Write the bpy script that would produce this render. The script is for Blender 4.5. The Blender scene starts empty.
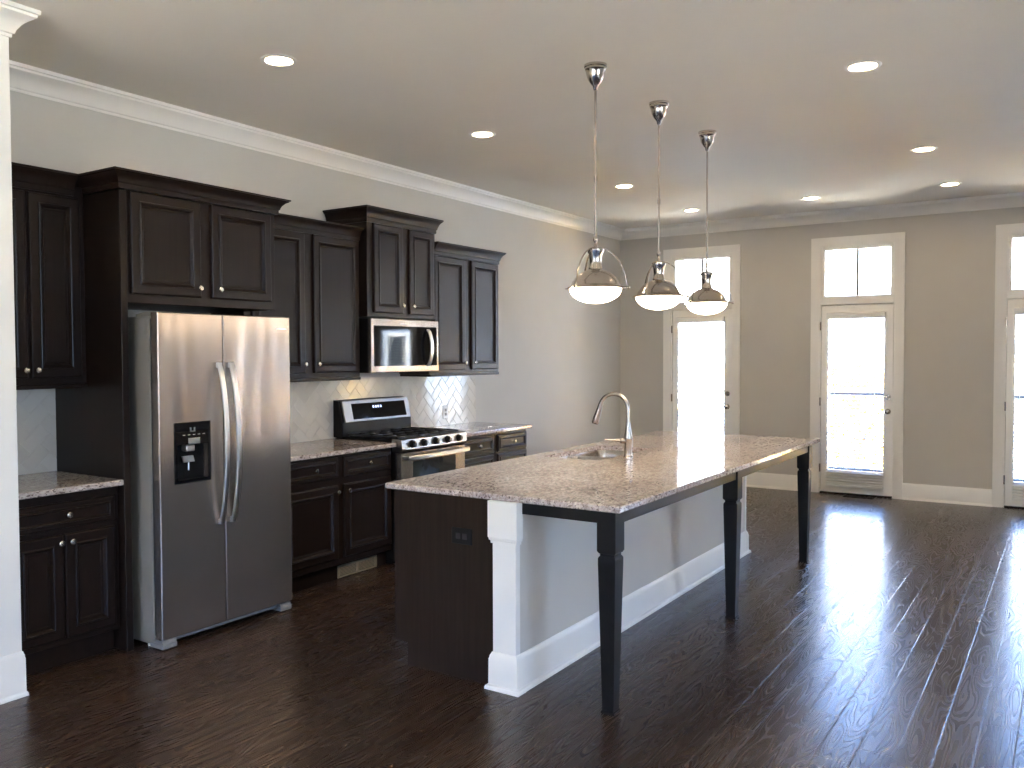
import bpy, bmesh, math, random
from mathutils import Vector, Matrix

random.seed(7)
S = bpy.context.scene
COL = S.collection
R = math.radians

# ---------------------------------------------------------------- camera
F_PX, YAW, PITCH, ROLL = 868.645, R(34.083), R(-1.829), R(-0.245)
d_ = Vector((-math.sin(YAW) * math.cos(PITCH), math.cos(YAW) * math.cos(PITCH), math.sin(PITCH)))
r_ = Vector((math.cos(YAW), math.sin(YAW), 0))
u_ = r_.cross(d_)
rr = r_ * math.cos(ROLL) + u_ * math.sin(ROLL)
uu = -r_ * math.sin(ROLL) + u_ * math.cos(ROLL)
cam = bpy.data.cameras.new('camera')
cam.sensor_width = 36.0
cam.lens = F_PX * 36.0 / 1024
cam.shift_x = 26.99 / 1024
cam.shift_y = -1.98 / 1024
cam.clip_start = 0.05
camo = bpy.data.objects.new('camera', cam)
COL.objects.link(camo)
camo.matrix_world = Matrix(((rr.x, uu.x, -d_.x, 4.77), (rr.y, uu.y, -d_.y, 0.0), (rr.z, uu.z, -d_.z, 1.564), (0, 0, 0, 1)))
S.camera = camo

# ---------------------------------------------------------------- light and exposure
S.view_settings.view_transform = 'Standard'
S.view_settings.look = 'None'
S.view_settings.exposure = 2.75
S.view_settings.gamma = 1.0
S.view_settings.use_curve_mapping = False
SKY = 3.4            # brightness of the sky outside
CAN = 15.0           # recessed lamps
SUN = 56.0           # from the street side
BOWL = 3.8           # pendant glass
W = bpy.data.worlds.new('sky')
S.world = W
W.use_nodes = True
wn = W.node_tree
wn.nodes.clear()
_o = wn.nodes.new('ShaderNodeOutputWorld')
_b = wn.nodes.new('ShaderNodeBackground')
_r = wn.nodes.new('ShaderNodeValToRGB')
_s = wn.nodes.new('ShaderNodeSeparateXYZ')
_t = wn.nodes.new('ShaderNodeTexCoord')
wn.links.new(_t.outputs['Generated'], _s.inputs[0])
wn.links.new(_s.outputs['Z'], _r.inputs[0])
wn.links.new(_r.outputs[0], _b.inputs[0])
wn.links.new(_b.outputs[0], _o.inputs[0])
_b.inputs[1].default_value = SKY
e = _r.color_ramp.elements
e[0].position, e[0].color = 0.0, (0.60, 0.76, 1.0, 1)
e[1].position, e[1].color = 0.75, (0.12, 0.28, 0.8, 1)
_m = e.new(0.35)
_m.color = (0.25, 0.46, 1.0, 1)


sun = bpy.data.lights.new('sun', 'SUN')
sun.energy = SUN
sun.angle = R(0.6)
sun.color = (1.0, 0.96, 0.92)
sun_o = bpy.data.objects.new('sun', sun)
COL.objects.link(sun_o)
sun_o.rotation_euler = Vector((0.55, 0.50, -0.62)).to_track_quat('-Z', 'Y').to_euler()


def portal(name, loc, sx, sz, rot):
    li = bpy.data.lights.new(name, 'AREA')
    li.shape = 'RECTANGLE'
    li.size, li.size_y = sx, sz
    li.cycles.is_portal = True
    o = bpy.data.objects.new(name, li)
    COL.objects.link(o)
    o.location = loc
    o.rotation_euler = rot
    return o


# ---------------------------------------------------------------- helpers
def nd(nt, typ, ins=None, **kw):
    n = nt.nodes.new(typ)
    for k, v in kw.items():
        setattr(n, k, v)
    for k, v in (ins or {}).items():
        if isinstance(v, bpy.types.NodeSocket):
            nt.links.new(v, n.inputs[k])
        else:
            n.inputs[k].default_value = v
    return n


def c4(c):
    return (c[0], c[1], c[2], 1.0)


def srgb(r, g, b):
    f = lambda v: (v / 255 / 12.92) if v / 255 <= 0.04045 else ((v / 255 + 0.055) / 1.055) ** 2.4
    return (f(r), f(g), f(b))


def mat(name, col, rough=0.5, metal=0.0, spec=0.5, coat=0.0, mottle=0.0, mscale=8.0, bump=0.0, bscale=60.0):
    m = bpy.data.materials.new(name)
    m.use_nodes = True
    nt = m.node_tree
    p = nt.nodes['Principled BSDF']
    p.inputs['Base Color'].default_value = c4(col)
    p.inputs['Roughness'].default_value = rough
    p.inputs['Metallic'].default_value = metal
    p.inputs['Specular IOR Level'].default_value = spec
    p.inputs['Coat Weight'].default_value = coat
    g = nd(nt, 'ShaderNodeNewGeometry')
    if mottle:
        n = nd(nt, 'ShaderNodeTexNoise', {'Vector': g.outputs['Position'], 'Scale': mscale, 'Detail': 4.0})
        mx = nd(nt, 'ShaderNodeMix', {'Factor': n.outputs['Fac'], 'A': c4([x * (1 - mottle) for x in col]), 'B': c4([min(1, x * (1 + mottle)) for x in col])}, data_type='RGBA') if False else None
        rp = nd(nt, 'ShaderNodeValToRGB', {0: n.outputs['Fac']})
        rp.color_ramp.elements[0].position, rp.color_ramp.elements[0].color = 0.3, c4([x * (1 - mottle) for x in col])
        rp.color_ramp.elements[1].position, rp.color_ramp.elements[1].color = 0.7, c4([min(1, x * (1 + mottle)) for x in col])
        nt.links.new(rp.outputs[0], p.inputs['Base Color'])
    if bump:
        n = nd(nt, 'ShaderNodeTexNoise', {'Vector': g.outputs['Position'], 'Scale': bscale, 'Detail': 3.0})
        bp = nd(nt, 'ShaderNodeBump', {'Height': n.outputs['Fac'], 'Strength': bump, 'Distance': 0.002})
        nt.links.new(bp.outputs[0], p.inputs['Normal'])
    return m


def emit(name, col, st):
    m = bpy.data.materials.new(name)
    m.use_nodes = True
    p = m.node_tree.nodes['Principled BSDF']
    p.inputs['Base Color'].default_value = (0.9, 0.9, 0.9, 1)
    p.inputs['Emission Color'].default_value = c4(col)
    p.inputs['Emission Strength'].default_value = st
    return m


class B:
    """collects shapes; build() links them as one mesh object"""

    def __init__(s):
        s.bm = bmesh.new()

    def face(s, vs):
        try:
            return s.bm.faces.new(vs)
        except ValueError:
            return None

    def box(s, x0, x1, y0, y1, z0, z1, bev=0.0, seg=1):
        bm = s.bm
        vs = [bm.verts.new((x, y, z)) for x in (x0, x1) for y in (y0, y1) for z in (z0, z1)]
        fs = []
        for q in ((0, 1, 3, 2), (4, 6, 7, 5), (0, 4, 5, 1), (2, 3, 7, 6), (0, 2, 6, 4), (1, 5, 7, 3)):
            fs.append(bm.faces.new([vs[i] for i in q]))
        if bev > 0:
            es = list({ed for f in fs for ed in f.edges})
            bmesh.ops.bevel(bm, geom=es, offset=bev, segments=seg, profile=0.5, affect='EDGES')
        return s

    def loft(s, rings, cap0=True, cap1=True, closed=True):
        bm = s.bm
        V = [[bm.verts.new(p) for p in r] for r in rings]
        n = len(V[0])
        for a, b in zip(V, V[1:]):
            for i in range(n if closed else n - 1):
                j = (i + 1) % n
                s.face((a[i], a[j], b[j], b[i]))
        if cap0:
            s.face(list(reversed(V[0])))
        if cap1:
            s.face(V[-1])
        return s

    def lathe(s, prof, c=(0, 0, 0), n=32, axis='z', cap0=True, cap1=True):
        rings = []
        for r, h in prof:
            ring = []
            for i in range(n):
                a = 2 * math.pi * i / n
                x, y = r * math.cos(a), r * math.sin(a)
                if axis == 'z':
                    p = (c[0] + x, c[1] + y, c[2] + h)
                elif axis == 'x':
                    p = (c[0] + h, c[1] + x, c[2] + y)
                else:
                    p = (c[0] + y, c[1] + h, c[2] + x)
                ring.append(p)
            rings.append(ring)
        return s.loft(rings, cap0, cap1)

    def tube(s, pts, r, n=12, flat=None):
        pts = [Vector(p) for p in pts]
        rs = r if isinstance(r, (list, tuple)) else [r] * len(pts)
        t0 = (pts[1] - pts[0]).normalized()
        nrm = t0.orthogonal().normalized() if flat is None else (Vector(flat) - t0 * t0.dot(Vector(flat))).normalized()
        rings = []
        for i, p in enumerate(pts):
            t = ((pts[min(i + 1, len(pts) - 1)] - pts[max(i - 1, 0)])).normalized()
            nrm = (nrm - t * t.dot(nrm)).normalized()
            bi = t.cross(nrm)
            rings.append([p + (nrm * math.cos(2 * math.pi * k / n) + bi * math.sin(2 * math.pi * k / n)) * rs[i] for k in range(n)])
        return s.loft(rings)

    def strap(s, pts, w, t, side):
        """flat bar along pts: width w along side, thickness t"""
        pts = [Vector(p) for p in pts]
        sd = Vector(side).normalized()
        rings = []
        for i, p in enumerate(pts):
            tg = (pts[min(i + 1, len(pts) - 1)] - pts[max(i - 1, 0)]).normalized()
            nn = tg.cross(sd).normalized()
            c = min(w, t) * 0.25
            rings.append([p + sd * a + nn * b for a, b in ((-w / 2 + c, -t / 2), (w / 2 - c, -t / 2), (w / 2, -t / 2 + c), (w / 2, t / 2 - c), (w / 2 - c, t / 2), (-w / 2 + c, t / 2), (-w / 2, t / 2 - c), (-w / 2, -t / 2 + c))])
        return s.loft(rings)

    def prism(s, poly, axis, a, b):
        """poly of 2D points, extruded along axis from a to b"""
        def P(p, h):
            return {'x': (h, p[0], p[1]), 'y': (p[0], h, p[1]), 'z': (p[0], p[1], h)}[axis]
        return s.loft([[P(p, a) for p in poly], [P(p, b) for p in poly]])

    def sweep(s, path, prof, side=1, closed=False):
        """prof (out, z) swept along the XY path with mitred corners; out is to the right of travel (side=1)"""
        P = [Vector((p[0], p[1])) for p in path]
        n = len(P)
        rings = []
        for i in range(n):
            def nr(a, b):
                t = (b - a).normalized()
                return Vector((t.y, -t.x)) * side
            if closed or 0 < i < n - 1:
                n1, n2 = nr(P[i - 1], P[i]), nr(P[i], P[(i + 1) % n])
                m = (n1 + n2) / (1 + n1.dot(n2))
            elif i == 0:
                m = nr(P[0], P[1])
            else:
                m = nr(P[-2], P[-1])
            rings.append([(P[i].x + m.x * o, P[i].y + m.y * o, z) for o, z in prof])
        if closed:
            rings.append(rings[0])
            return s.loft(rings, False, False)
        return s.loft(rings)

    def panel(s, mp, u0, u1, v0, v1, rings, back=-0.02):
        """raised/recessed door front; mp(u, v, d) -> point; rings [(inset, depth)]"""
        L = [[mp(u, v, back) for u, v in ((u0, v0), (u1, v0), (u1, v1), (u0, v1))]]
        for i, dd in rings:
            L.append([mp(u, v, dd) for u, v in ((u0 + i, v0 + i), (u1 - i, v0 + i), (u1 - i, v1 - i), (u0 + i, v1 - i))])
        return s.loft(L)

    def holed(s, mp, outer, inner, rad, d0, d1, ch=0.0, seg=6):
        """slab between depths d0 and d1, rectangle outer with a rounded rectangular hole inner"""
        u0, u1, v0, v1 = outer
        a0, a1, b0, b1 = inner
        oc = [(u0, v0), (u1, v0), (u1, v1), (u0, v1)]
        cc = [(a0 + rad, b0 + rad, 180), (a1 - rad, b0 + rad, 270), (a1 - rad, b1 - rad, 0), (a0 + rad, b1 - rad, 90)]
        arcs = [[(cx + rad * math.cos(R(st + 90 * k / seg)), cy + rad * math.sin(R(st + 90 * k / seg))) for k in range(seg + 1)] for cx, cy, st in cc]
        bm = s.bm
        def inset(c):
            return [(u0 + c, v0 + c), (u1 - c, v0 + c), (u1 - c, v1 - c), (u0 + c, v1 - c)]
        def cap(d, flip):
            O = [bm.verts.new(mp(u, v, d)) for u, v in inset(ch)]
            I = [[bm.verts.new(mp(u, v, d)) for u, v in a] for a in arcs]
            for i in range(4):
                for k in range(seg):
                    f = [O[i], I[i][k + 1], I[i][k]]
                    s.face(f if not flip else f[::-1])
                j = (i + 1) % 4
                f = [O[i], O[j], I[j][0], I[i][-1]]
                s.face(f if not flip else f[::-1])
            return O, [v for a in I for v in a]
        O1, I1 = cap(d1, False)
        O0, I0 = cap(d0, True)
        n = len(I1)
        for i in range(n):
            j = (i + 1) % n
            s.face((I1[i], I1[j], I0[j], I0[i]))
        if ch:
            M1 = [bm.verts.new(mp(u, v, d1 - ch)) for u, v in oc]
            M0 = [bm.verts.new(mp(u, v, d0 + ch)) for u, v in oc]
            seq = [O1, M1, M0, O0]
        else:
            seq = [O1, O0]
        for A, C in zip(seq, seq[1:]):
            for i in range(4):
                j = (i + 1) % 4
                s.face((A[i], C[i], C[j], A[j]))
        return s

    def build(s, name, m, parent=None, smooth=True, **props):
        bm = s.bm
        bmesh.ops.recalc_face_normals(bm, faces=bm.faces)
        if parent is not None:
            org = root_loc(parent)
            bmesh.ops.translate(bm, verts=bm.verts, vec=-org)
        me = bpy.data.meshes.new(name)
        bm.to_mesh(me)
        bm.free()
        me.materials.append(m)
        if smooth:
            me.shade_smooth()
            me.set_sharp_from_angle(angle=R(32))
        o = bpy.data.objects.new(name, me)
        COL.objects.link(o)
        if parent is not None:
            o.parent = parent
        for k, v in props.items():
            o[k] = v
        return o


def root_loc(o):
    v = Vector(o.location)
    while o.parent:
        o = o.parent
        v += Vector(o.location)
    return v


def thing(name, label, cat, loc, group=None):
    o = bpy.data.objects.new(name, None)
    o.empty_display_size = 0.1
    COL.objects.link(o)
    o.location = loc
    o['label'], o['category'] = label, cat
    if group:
        o['group'] = group
    return o


def tag(o, label, cat, group=None):
    o['label'], o['category'] = label, cat
    if group:
        o['group'] = group
    return o


def struct(o):
    o['kind'] = 'structure'
    return o


def dup(o, loc, label=None, rotz=None):
    def cp(a, parent):
        b = a.copy()
        COL.objects.link(b)
        if parent is not None:
            b.parent = parent
        for ch in list(kids.get(a.name, [])):
            cp(ch, b)
        return b
    kids = {}
    for x in list(S.objects):
        if x.parent:
            kids.setdefault(x.parent.name, []).append(x)
    n = cp(o, None)
    n.location = loc
    if rotz is not None:
        n.rotation_euler = (0, 0, rotz)
    if label:
        n['label'] = label
    return n


# ---------------------------------------------------------------- materials
M = {}
M['wall'] = mat('greige wall paint', srgb(205, 200, 190), 0.75, spec=0.25, mottle=0.015, mscale=3, bump=0.08, bscale=160)
M['ceiling'] = mat('flat ceiling paint', srgb(231, 224, 211), 0.9, spec=0.15, mottle=0.012, mscale=2)
M['trim'] = mat('white trim paint', srgb(243, 239, 230), 0.38, mottle=0.01, mscale=5)
M['islandwall'] = mat('pale grey island paint', srgb(212, 205, 193), 0.6, mottle=0.01, mscale=5)
M['black'] = mat('satin black lacquer', (0.010, 0.009, 0.0085), 0.4, spec=0.14, mottle=0.12, mscale=20)
M['blackmatte'] = mat('matte black', (0.010, 0.009, 0.0085), 0.65, spec=0.15, mottle=0.15, mscale=30)
M['castiron'] = mat('cast iron', (0.02, 0.02, 0.021), 0.55, mottle=0.2, mscale=40, bump=0.2, bscale=250)
M['blackglass'] = mat('black glass', (0.006, 0.006, 0.007), 0.04, spec=0.25, mottle=0.1, mscale=4)
M['ovenglass'] = mat('dark oven glass', (0.02, 0.024, 0.026), 0.05, mottle=0.1, mscale=4)
M['rubber'] = mat('dark gasket', (0.02, 0.02, 0.02), 0.8, mottle=0.1, mscale=20)
M['case'] = mat('grey painted steel case', srgb(136, 132, 123), 0.5, mottle=0.03, mscale=6, bump=0.1, bscale=300)
M['nickel'] = mat('brushed nickel', (0.5, 0.455, 0.40), 0.24, 1.0, mottle=0.04, mscale=20)
M['chrome'] = mat('polished nickel', (0.58, 0.53, 0.48), 0.2, 1.0, mottle=0.03, mscale=10)
M['knob'] = mat('satin nickel knob', (0.68, 0.65, 0.6), 0.24, 1.0, mottle=0.03, mscale=30)
M['steelplain'] = mat('stainless sheet', (0.40, 0.385, 0.365), 0.33, 1.0, mottle=0.04, mscale=10)
M['handle'] = mat('satin aluminium', (0.75, 0.74, 0.72), 0.3, 1.0, mottle=0.03, mscale=10)
M['white'] = mat('white plastic', srgb(226, 222, 214), 0.4, mottle=0.01, mscale=10)
M['grey'] = mat('grey plastic', srgb(135, 132, 126), 0.45, mottle=0.03, mscale=10)
M['beige'] = mat('almond painted register', srgb(150, 142, 122), 0.45, mottle=0.04, mscale=10)
M['grout'] = mat('pale grout', srgb(222, 216, 204), 0.8, mottle=0.03, mscale=40)
M['blind'] = mat('white faux wood slat', srgb(238, 236, 230), 0.45, mottle=0.01, mscale=10)
M['led'] = emit('blue clock digits', (0.35, 0.5, 1.0), 0.35)
M['lens'] = emit('warm downlight lens', (1.0, 0.80, 0.55), CAN)
M['bowl'] = emit('lit opal glass', (1.0, 0.80, 0.58), BOWL)


def glass():
    m = bpy.data.materials.new('clear window glass')
    m.use_nodes = True
    nt = m.node_tree
    nt.nodes.clear()
    out = nd(nt, 'ShaderNodeOutputMaterial')
    tr = nd(nt, 'ShaderNodeBsdfTransparent', {'Color': (0.95, 0.97, 0.97, 1)})
    gl = nd(nt, 'ShaderNodeBsdfGlossy', {'Roughness': 0.02})
    fr = nd(nt, 'ShaderNodeFresnel', {'IOR': 1.45})
    mx = nd(nt, 'ShaderNodeMixShader', {0: fr.outputs[0], 1: tr.outputs[0], 2: gl.outputs[0]})
    nt.links.new(mx.outputs[0], out.inputs[0])
    return m


M['glass'] = glass()


def mth(nt, op, a, b=None, c=None):
    n = nt.nodes.new('ShaderNodeMath')
    n.operation = op
    for i, v in enumerate((a, b, c)):
        if v is None:
            continue
        if isinstance(v, bpy.types.NodeSocket):
            nt.links.new(v, n.inputs[i])
        else:
            n.inputs[i].default_value = v
    return n.outputs[0]


def ramp(nt, fac, stops):
    n = nt.nodes.new('ShaderNodeValToRGB')
    nt.links.new(fac, n.inputs[0])
    els = n.color_ramp.elements
    while len(els) < len(stops):
        els.new(0.5)
    for el, (p, c) in zip(els, stops):
        el.position, el.color = p, c4(c)
    return n.outputs[0]


def wood_floor():
    m = bpy.data.materials.new('dark stained oak planks')
    m.use_nodes = True
    nt = m.node_tree
    p = nt.nodes['Principled BSDF']
    g = nd(nt, 'ShaderNodeNewGeometry')
    sp = nd(nt, 'ShaderNodeSeparateXYZ', {0: g.outputs['Position']})
    X, Y = sp.outputs[0], sp.outputs[1]
    PW, PL = 0.129, 1.35
    rx = mth(nt, 'DIVIDE', mth(nt, 'SUBTRACT', X, 3.573 - 0.129 * 60), PW)
    row = mth(nt, 'FLOOR', rx)
    fx = mth(nt, 'FRACT', rx)
    wr = nd(nt, 'ShaderNodeTexWhiteNoise', {'W': row}, noise_dimensions='1D')
    ry = mth(nt, 'DIVIDE', mth(nt, 'ADD', mth(nt, 'ADD', Y, 30.0), mth(nt, 'MULTIPLY', wr.outputs['Value'], 2.7)), PL)
    iy = mth(nt, 'FLOOR', ry)
    fy = mth(nt, 'FRACT', ry)
    idv = nd(nt, 'ShaderNodeCombineXYZ', {0: row, 1: iy, 2: 0.0})
    wp = nd(nt, 'ShaderNodeTexWhiteNoise', {'Vector': idv.outputs[0]}, noise_dimensions='3D')
    rnd = wp.outputs['Value']
    # cathedral grain: contour lines of a stretched noise field
    gv = nd(nt, 'ShaderNodeCombineXYZ', {0: mth(nt, 'MULTIPLY', X, 11.0), 1: mth(nt, 'MULTIPLY', Y, 1.25), 2: mth(nt, 'MULTIPLY', rnd, 40.0)})
    n1 = nd(nt, 'ShaderNodeTexNoise', {'Vector': gv.outputs[0], 'Scale': 1.0, 'Detail': 1.5, 'Roughness': 0.45})
    rings = mth(nt, 'SINE', mth(nt, 'MULTIPLY', n1.outputs['Fac'], 120.0))
    r01 = mth(nt, 'MULTIPLY_ADD', rings, 0.5, 0.5)
    line = mth(nt, 'POWER', r01, 1.5)
    fv = nd(nt, 'ShaderNodeCombineXYZ', {0: mth(nt, 'MULTIPLY', X, 160.0), 1: mth(nt, 'MULTIPLY', Y, 6.0), 2: mth(nt, 'MULTIPLY', rnd, 20.0)})
    n2 = nd(nt, 'ShaderNodeTexNoise', {'Vector': fv.outputs[0], 'Scale': 1.0, 'Detail': 2.0})
    ex = mth(nt, 'MULTIPLY', mth(nt, 'MINIMUM', fx, mth(nt, 'SUBTRACT', 1.0, fx)), PW)
    ey = mth(nt, 'MULTIPLY', mth(nt, 'MINIMUM', fy, mth(nt, 'SUBTRACT', 1.0, fy)), PL)
    edge = mth(nt, 'MINIMUM', ex, ey)
    bev = nd(nt, 'ShaderNodeMapRange', {0: edge, 1: 0.0, 2: 0.003, 3: 0.0, 4: 1.0})
    base = ramp(nt, rnd, [(0.0, (0.041, 0.0225, 0.0135)), (0.5, (0.049, 0.0272, 0.0162)), (1.0, (0.059, 0.0335, 0.020))])
    k = mth(nt, 'MULTIPLY', mth(nt, 'SUBTRACT', 1.0, mth(nt, 'MULTIPLY', line, 0.20)), mth(nt, 'MULTIPLY_ADD', n2.outputs['Fac'], 0.5, 0.80))
    k = mth(nt, 'MULTIPLY', k, mth(nt, 'MULTIPLY_ADD', bev.outputs[0], 0.45, 0.55))
    sc = nd(nt, 'ShaderNodeVectorMath', {0: base}, operation='SCALE')
    nt.links.new(k, sc.inputs['Scale'])
    nt.links.new(sc.outputs[0], p.inputs['Base Color'])
    h = mth(nt, 'ADD', mth(nt, 'MULTIPLY', line, -0.024), mth(nt, 'MULTIPLY', n2.outputs['Fac'], 0.015))
    h = mth(nt, 'ADD', h, mth(nt, 'MULTIPLY', bev.outputs[0], 0.9))
    bp = nd(nt, 'ShaderNodeBump', {'Height': h, 'Strength': 0.4, 'Distance': 0.0016})
    nt.links.new(bp.outputs[0], p.inputs['Normal'])
    ro = mth(nt, 'ADD', mth(nt, 'MULTIPLY', line, 0.08), mth(nt, 'MULTIPLY_ADD', rnd, 0.04, 0.205))
    nt.links.new(ro, p.inputs['Roughness'])
    p.inputs['Specular IOR Level'].default_value = 0.38
    return m


M['floor'] = wood_floor()


def espresso(name, base, rough=0.36, spec=0.27):
    m = bpy.data.materials.new(name)
    m.use_nodes = True
    nt = m.node_tree
    p = nt.nodes['Principled BSDF']
    g = nd(nt, 'ShaderNodeNewGeometry')
    sp = nd(nt, 'ShaderNodeSeparateXYZ', {0: g.outputs['Position']})
    v = nd(nt, 'ShaderNodeCombineXYZ', {0: mth(nt, 'MULTIPLY', sp.outputs[0], 60.0), 1: mth(nt, 'MULTIPLY', sp.outputs[1], 60.0), 2: mth(nt, 'MULTIPLY', sp.outputs[2], 3.0)})
    n = nd(nt, 'ShaderNodeTexNoise', {'Vector': v.outputs[0], 'Scale': 1.0, 'Detail': 3.0})
    c = ramp(nt, n.outputs['Fac'], [(0.3, [x * 0.88 for x in base]), (0.7, [x * 1.13 for x in base])])
    nt.links.new(c, p.inputs['Base Color'])
    p.inputs['Roughness'].default_value = rough
    p.inputs['Specular IOR Level'].default_value = spec
    bp = nd(nt, 'ShaderNodeBump', {'Height': n.outputs['Fac'], 'Strength': 0.03, 'Distance': 0.001})
    nt.links.new(bp.outputs[0], p.inputs['Normal'])
    return m


M['cab'] = espresso('espresso stained maple', (0.0165, 0.0095, 0.0068), 0.33, 0.24)
M['endpanel'] = espresso('dark brown end panel', (0.027, 0.0175, 0.0122), 0.7, 0.06)


def granite():
    m = bpy.data.materials.new('speckled beige granite')
    m.use_nodes = True
    nt = m.node_tree
    p = nt.nodes['Principled BSDF']
    g = nd(nt, 'ShaderNodeNewGeometry')
    P = g.outputs['Position']
    mp = nd(nt, 'ShaderNodeMapping', {'Vector': P, 'Rotation': (0, 0, 0.5), 'Scale': (1.0, 0.55, 1.0)})
    n1 = nd(nt, 'ShaderNodeTexNoise', {'Vector': mp.outputs[0], 'Scale': 55.0, 'Detail': 5.0, 'Roughness': 0.65, 'Distortion': 0.6})
    n2 = nd(nt, 'ShaderNodeTexNoise', {'Vector': mp.outputs[0], 'Scale': 5.0, 'Detail': 3.0})
    v1 = nd(nt, 'ShaderNodeTexVoronoi', {'Vector': mp.outputs[0], 'Scale': 150.0})
    f = mth(nt, 'ADD', n1.outputs['Fac'], mth(nt, 'MULTIPLY', mth(nt, 'SUBTRACT', n2.outputs['Fac'], 0.5), 0.35))
    c = ramp(nt, f, [(0.26, srgb(120, 108, 100)), (0.40, srgb(176, 159, 150)), (0.52, srgb(200, 186, 178)), (0.64, srgb(215, 206, 193)), (0.78, srgb(228, 223, 212))])
    rnd = nd(nt, 'ShaderNodeSeparateColor', {0: v1.outputs['Color']})
    k = ramp(nt, rnd.outputs[0], [(0.0, (0.28, 0.26, 0.25)), (0.10, (0.5, 0.46, 0.43)), (0.2, (0.92, 0.9, 0.88)), (0.85, (1.0, 1.0, 1.0)), (1.0, (1.18, 1.17, 1.12))])
    mul = nd(nt, 'ShaderNodeVectorMath', {0: c, 1: k}, operation='MULTIPLY')
    nt.links.new(mul.outputs[0], p.inputs['Base Color'])
    p.inputs['Roughness'].default_value = 0.07
    bp = nd(nt, 'ShaderNodeBump', {'Height': n1.outputs['Fac'], 'Strength': 0.02, 'Distance': 0.001})
    nt.links.new(bp.outputs[0], p.inputs['Normal'])
    return m


M['granite'] = granite()


def stainless():
    m = bpy.data.materials.new('brushed stainless steel')
    m.use_nodes = True
    nt = m.node_tree
    p = nt.nodes['Principled BSDF']
    p.inputs['Metallic'].default_value = 0.82
    p.inputs['Base Color'].default_value = (0.40, 0.34, 0.29, 1)
    g = nd(nt, 'ShaderNodeNewGeometry')
    sp = nd(nt, 'ShaderNodeSeparateXYZ', {0: g.outputs['Position']})
    v = nd(nt, 'ShaderNodeCombineXYZ', {0: 0.0, 1: mth(nt, 'MULTIPLY', sp.outputs[1], 5.0), 2: mth(nt, 'MULTIPLY', sp.outputs[2], 0.8)})
    n = nd(nt, 'ShaderNodeTexNoise', {'Vector': v.outputs[0], 'Scale': 1.0, 'Detail': 1.0})
    v2 = nd(nt, 'ShaderNodeCombineXYZ', {0: 0.0, 1: mth(nt, 'MULTIPLY', sp.outputs[1], 2.0), 2: mth(nt, 'MULTIPLY', sp.outputs[2], 900.0)})
    n2 = nd(nt, 'ShaderNodeTexNoise', {'Vector': v2.outputs[0], 'Scale': 1.0, 'Detail': 1.0})
    h = mth(nt, 'ADD', mth(nt, 'MULTIPLY', n.outputs['Fac'], 22.0), mth(nt, 'MULTIPLY', n2.outputs['Fac'], 0.12))
    bp = nd(nt, 'ShaderNodeBump', {'Height': h, 'Strength': 0.35, 'Distance': 0.002})
    nt.links.new(bp.outputs[0], p.inputs['Normal'])
    p.inputs['Roughness'].default_value = 0.25
    p.inputs['Anisotropic'].default_value = 0.6
    p.inputs['Anisotropic Rotation'].default_value = 0.0
    tg = nd(nt, 'ShaderNodeTangent', direction_type='RADIAL', axis='Z')
    nt.links.new(tg.outputs[0], p.inputs['Tangent'])
    return m


M['steel'] = stainless()


def tile_mat():
    m = bpy.data.materials.new('glazed ivory tile')
    m.use_nodes = True
    nt = m.node_tree
    p = nt.nodes['Principled BSDF']
    g = nd(nt, 'ShaderNodeNewGeometry')
    n = nd(nt, 'ShaderNodeTexNoise', {'Vector': g.outputs['Position'], 'Scale': 14.0, 'Detail': 1.0})
    c = ramp(nt, g.outputs['Random Per Island'], [(0.0, srgb(216, 208, 193)), (1.0, srgb(225, 218, 204))])
    nt.links.new(c, p.inputs['Base Color'])
    bp = nd(nt, 'ShaderNodeBump', {'Height': n.outputs['Fac'], 'Strength': 0.10, 'Distance': 0.004})
    nt.links.new(bp.outputs[0], p.inputs['Normal'])
    p.inputs['Roughness'].default_value = 0.09
    return m


M['tile'] = tile_mat()

# ---------------------------------------------------------------- room shell
CZ = 3.125          # ceiling
D = 10.128          # far wall
XR = 9.21           # right wall
YB = -3.2           # wall behind the camera
TH = 0.16
struct(B().box(-TH, XR + TH, YB - TH, D + TH, -0.12, 0.0).build('floor', M['floor']))
struct(B().box(-TH, XR + TH, YB - TH, D + TH, CZ, CZ + 0.12).build('ceiling', M['ceiling']))
struct(B().box(-TH, 0.0, YB - TH, D + TH, 0.0, CZ).build('wall_left', M['wall']))
RW = [(0.2, 2.4)]
b = B()
ys_ = [YB - TH] + [y for o in RW for y in o] + [D + TH]
for i in range(0, len(ys_), 2):
    b.box(XR, XR + TH, ys_[i], ys_[i + 1], 0.0, CZ)
for a, c in RW:
    b.box(XR, XR + TH, a, c, 2.6, CZ)
    b.box(XR, XR + TH, a, c, 0.0, 0.7)
struct(b.build('wall_right', M['wall']))
for i, (a, c) in enumerate(RW):
    w = B()
    for z0, z1 in ((0.70, 0.77), (1.62, 1.68), (2.53, 2.6)):
        w.box(XR + 0.05, XR + 0.11, a, c, z0, z1, 0.004)
    for y0, y1 in ((a, a + 0.06), (c - 0.06, c)):
        w.box(XR + 0.05, XR + 0.11, y0, y1, 0.70, 2.6, 0.004)
    for y0, y1, z0, z1 in ((a - 0.1, a, 0.6, 2.7), (c, c + 0.1, 0.6, 2.7), (a, c, 2.6, 2.7), (a, c, 0.6, 0.70)):
        w.box(XR - 0.02, XR, y0, y1, z0, z1, 0.004)
    w = struct(w.build('window_%d' % (i + 8), M['trim']))
    B().box(XR + 0.078, XR + 0.084, a + 0.05, c - 0.05, 0.75, 2.55).build('pane', M['glass'], w)
    portal('window_portal', (XR + TH + 0.02, (a + c) / 2, 1.65), c - a, 1.9, (math.pi / 2, 0, math.pi / 2))
EX, EY = 0.785, 2.08
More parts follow.
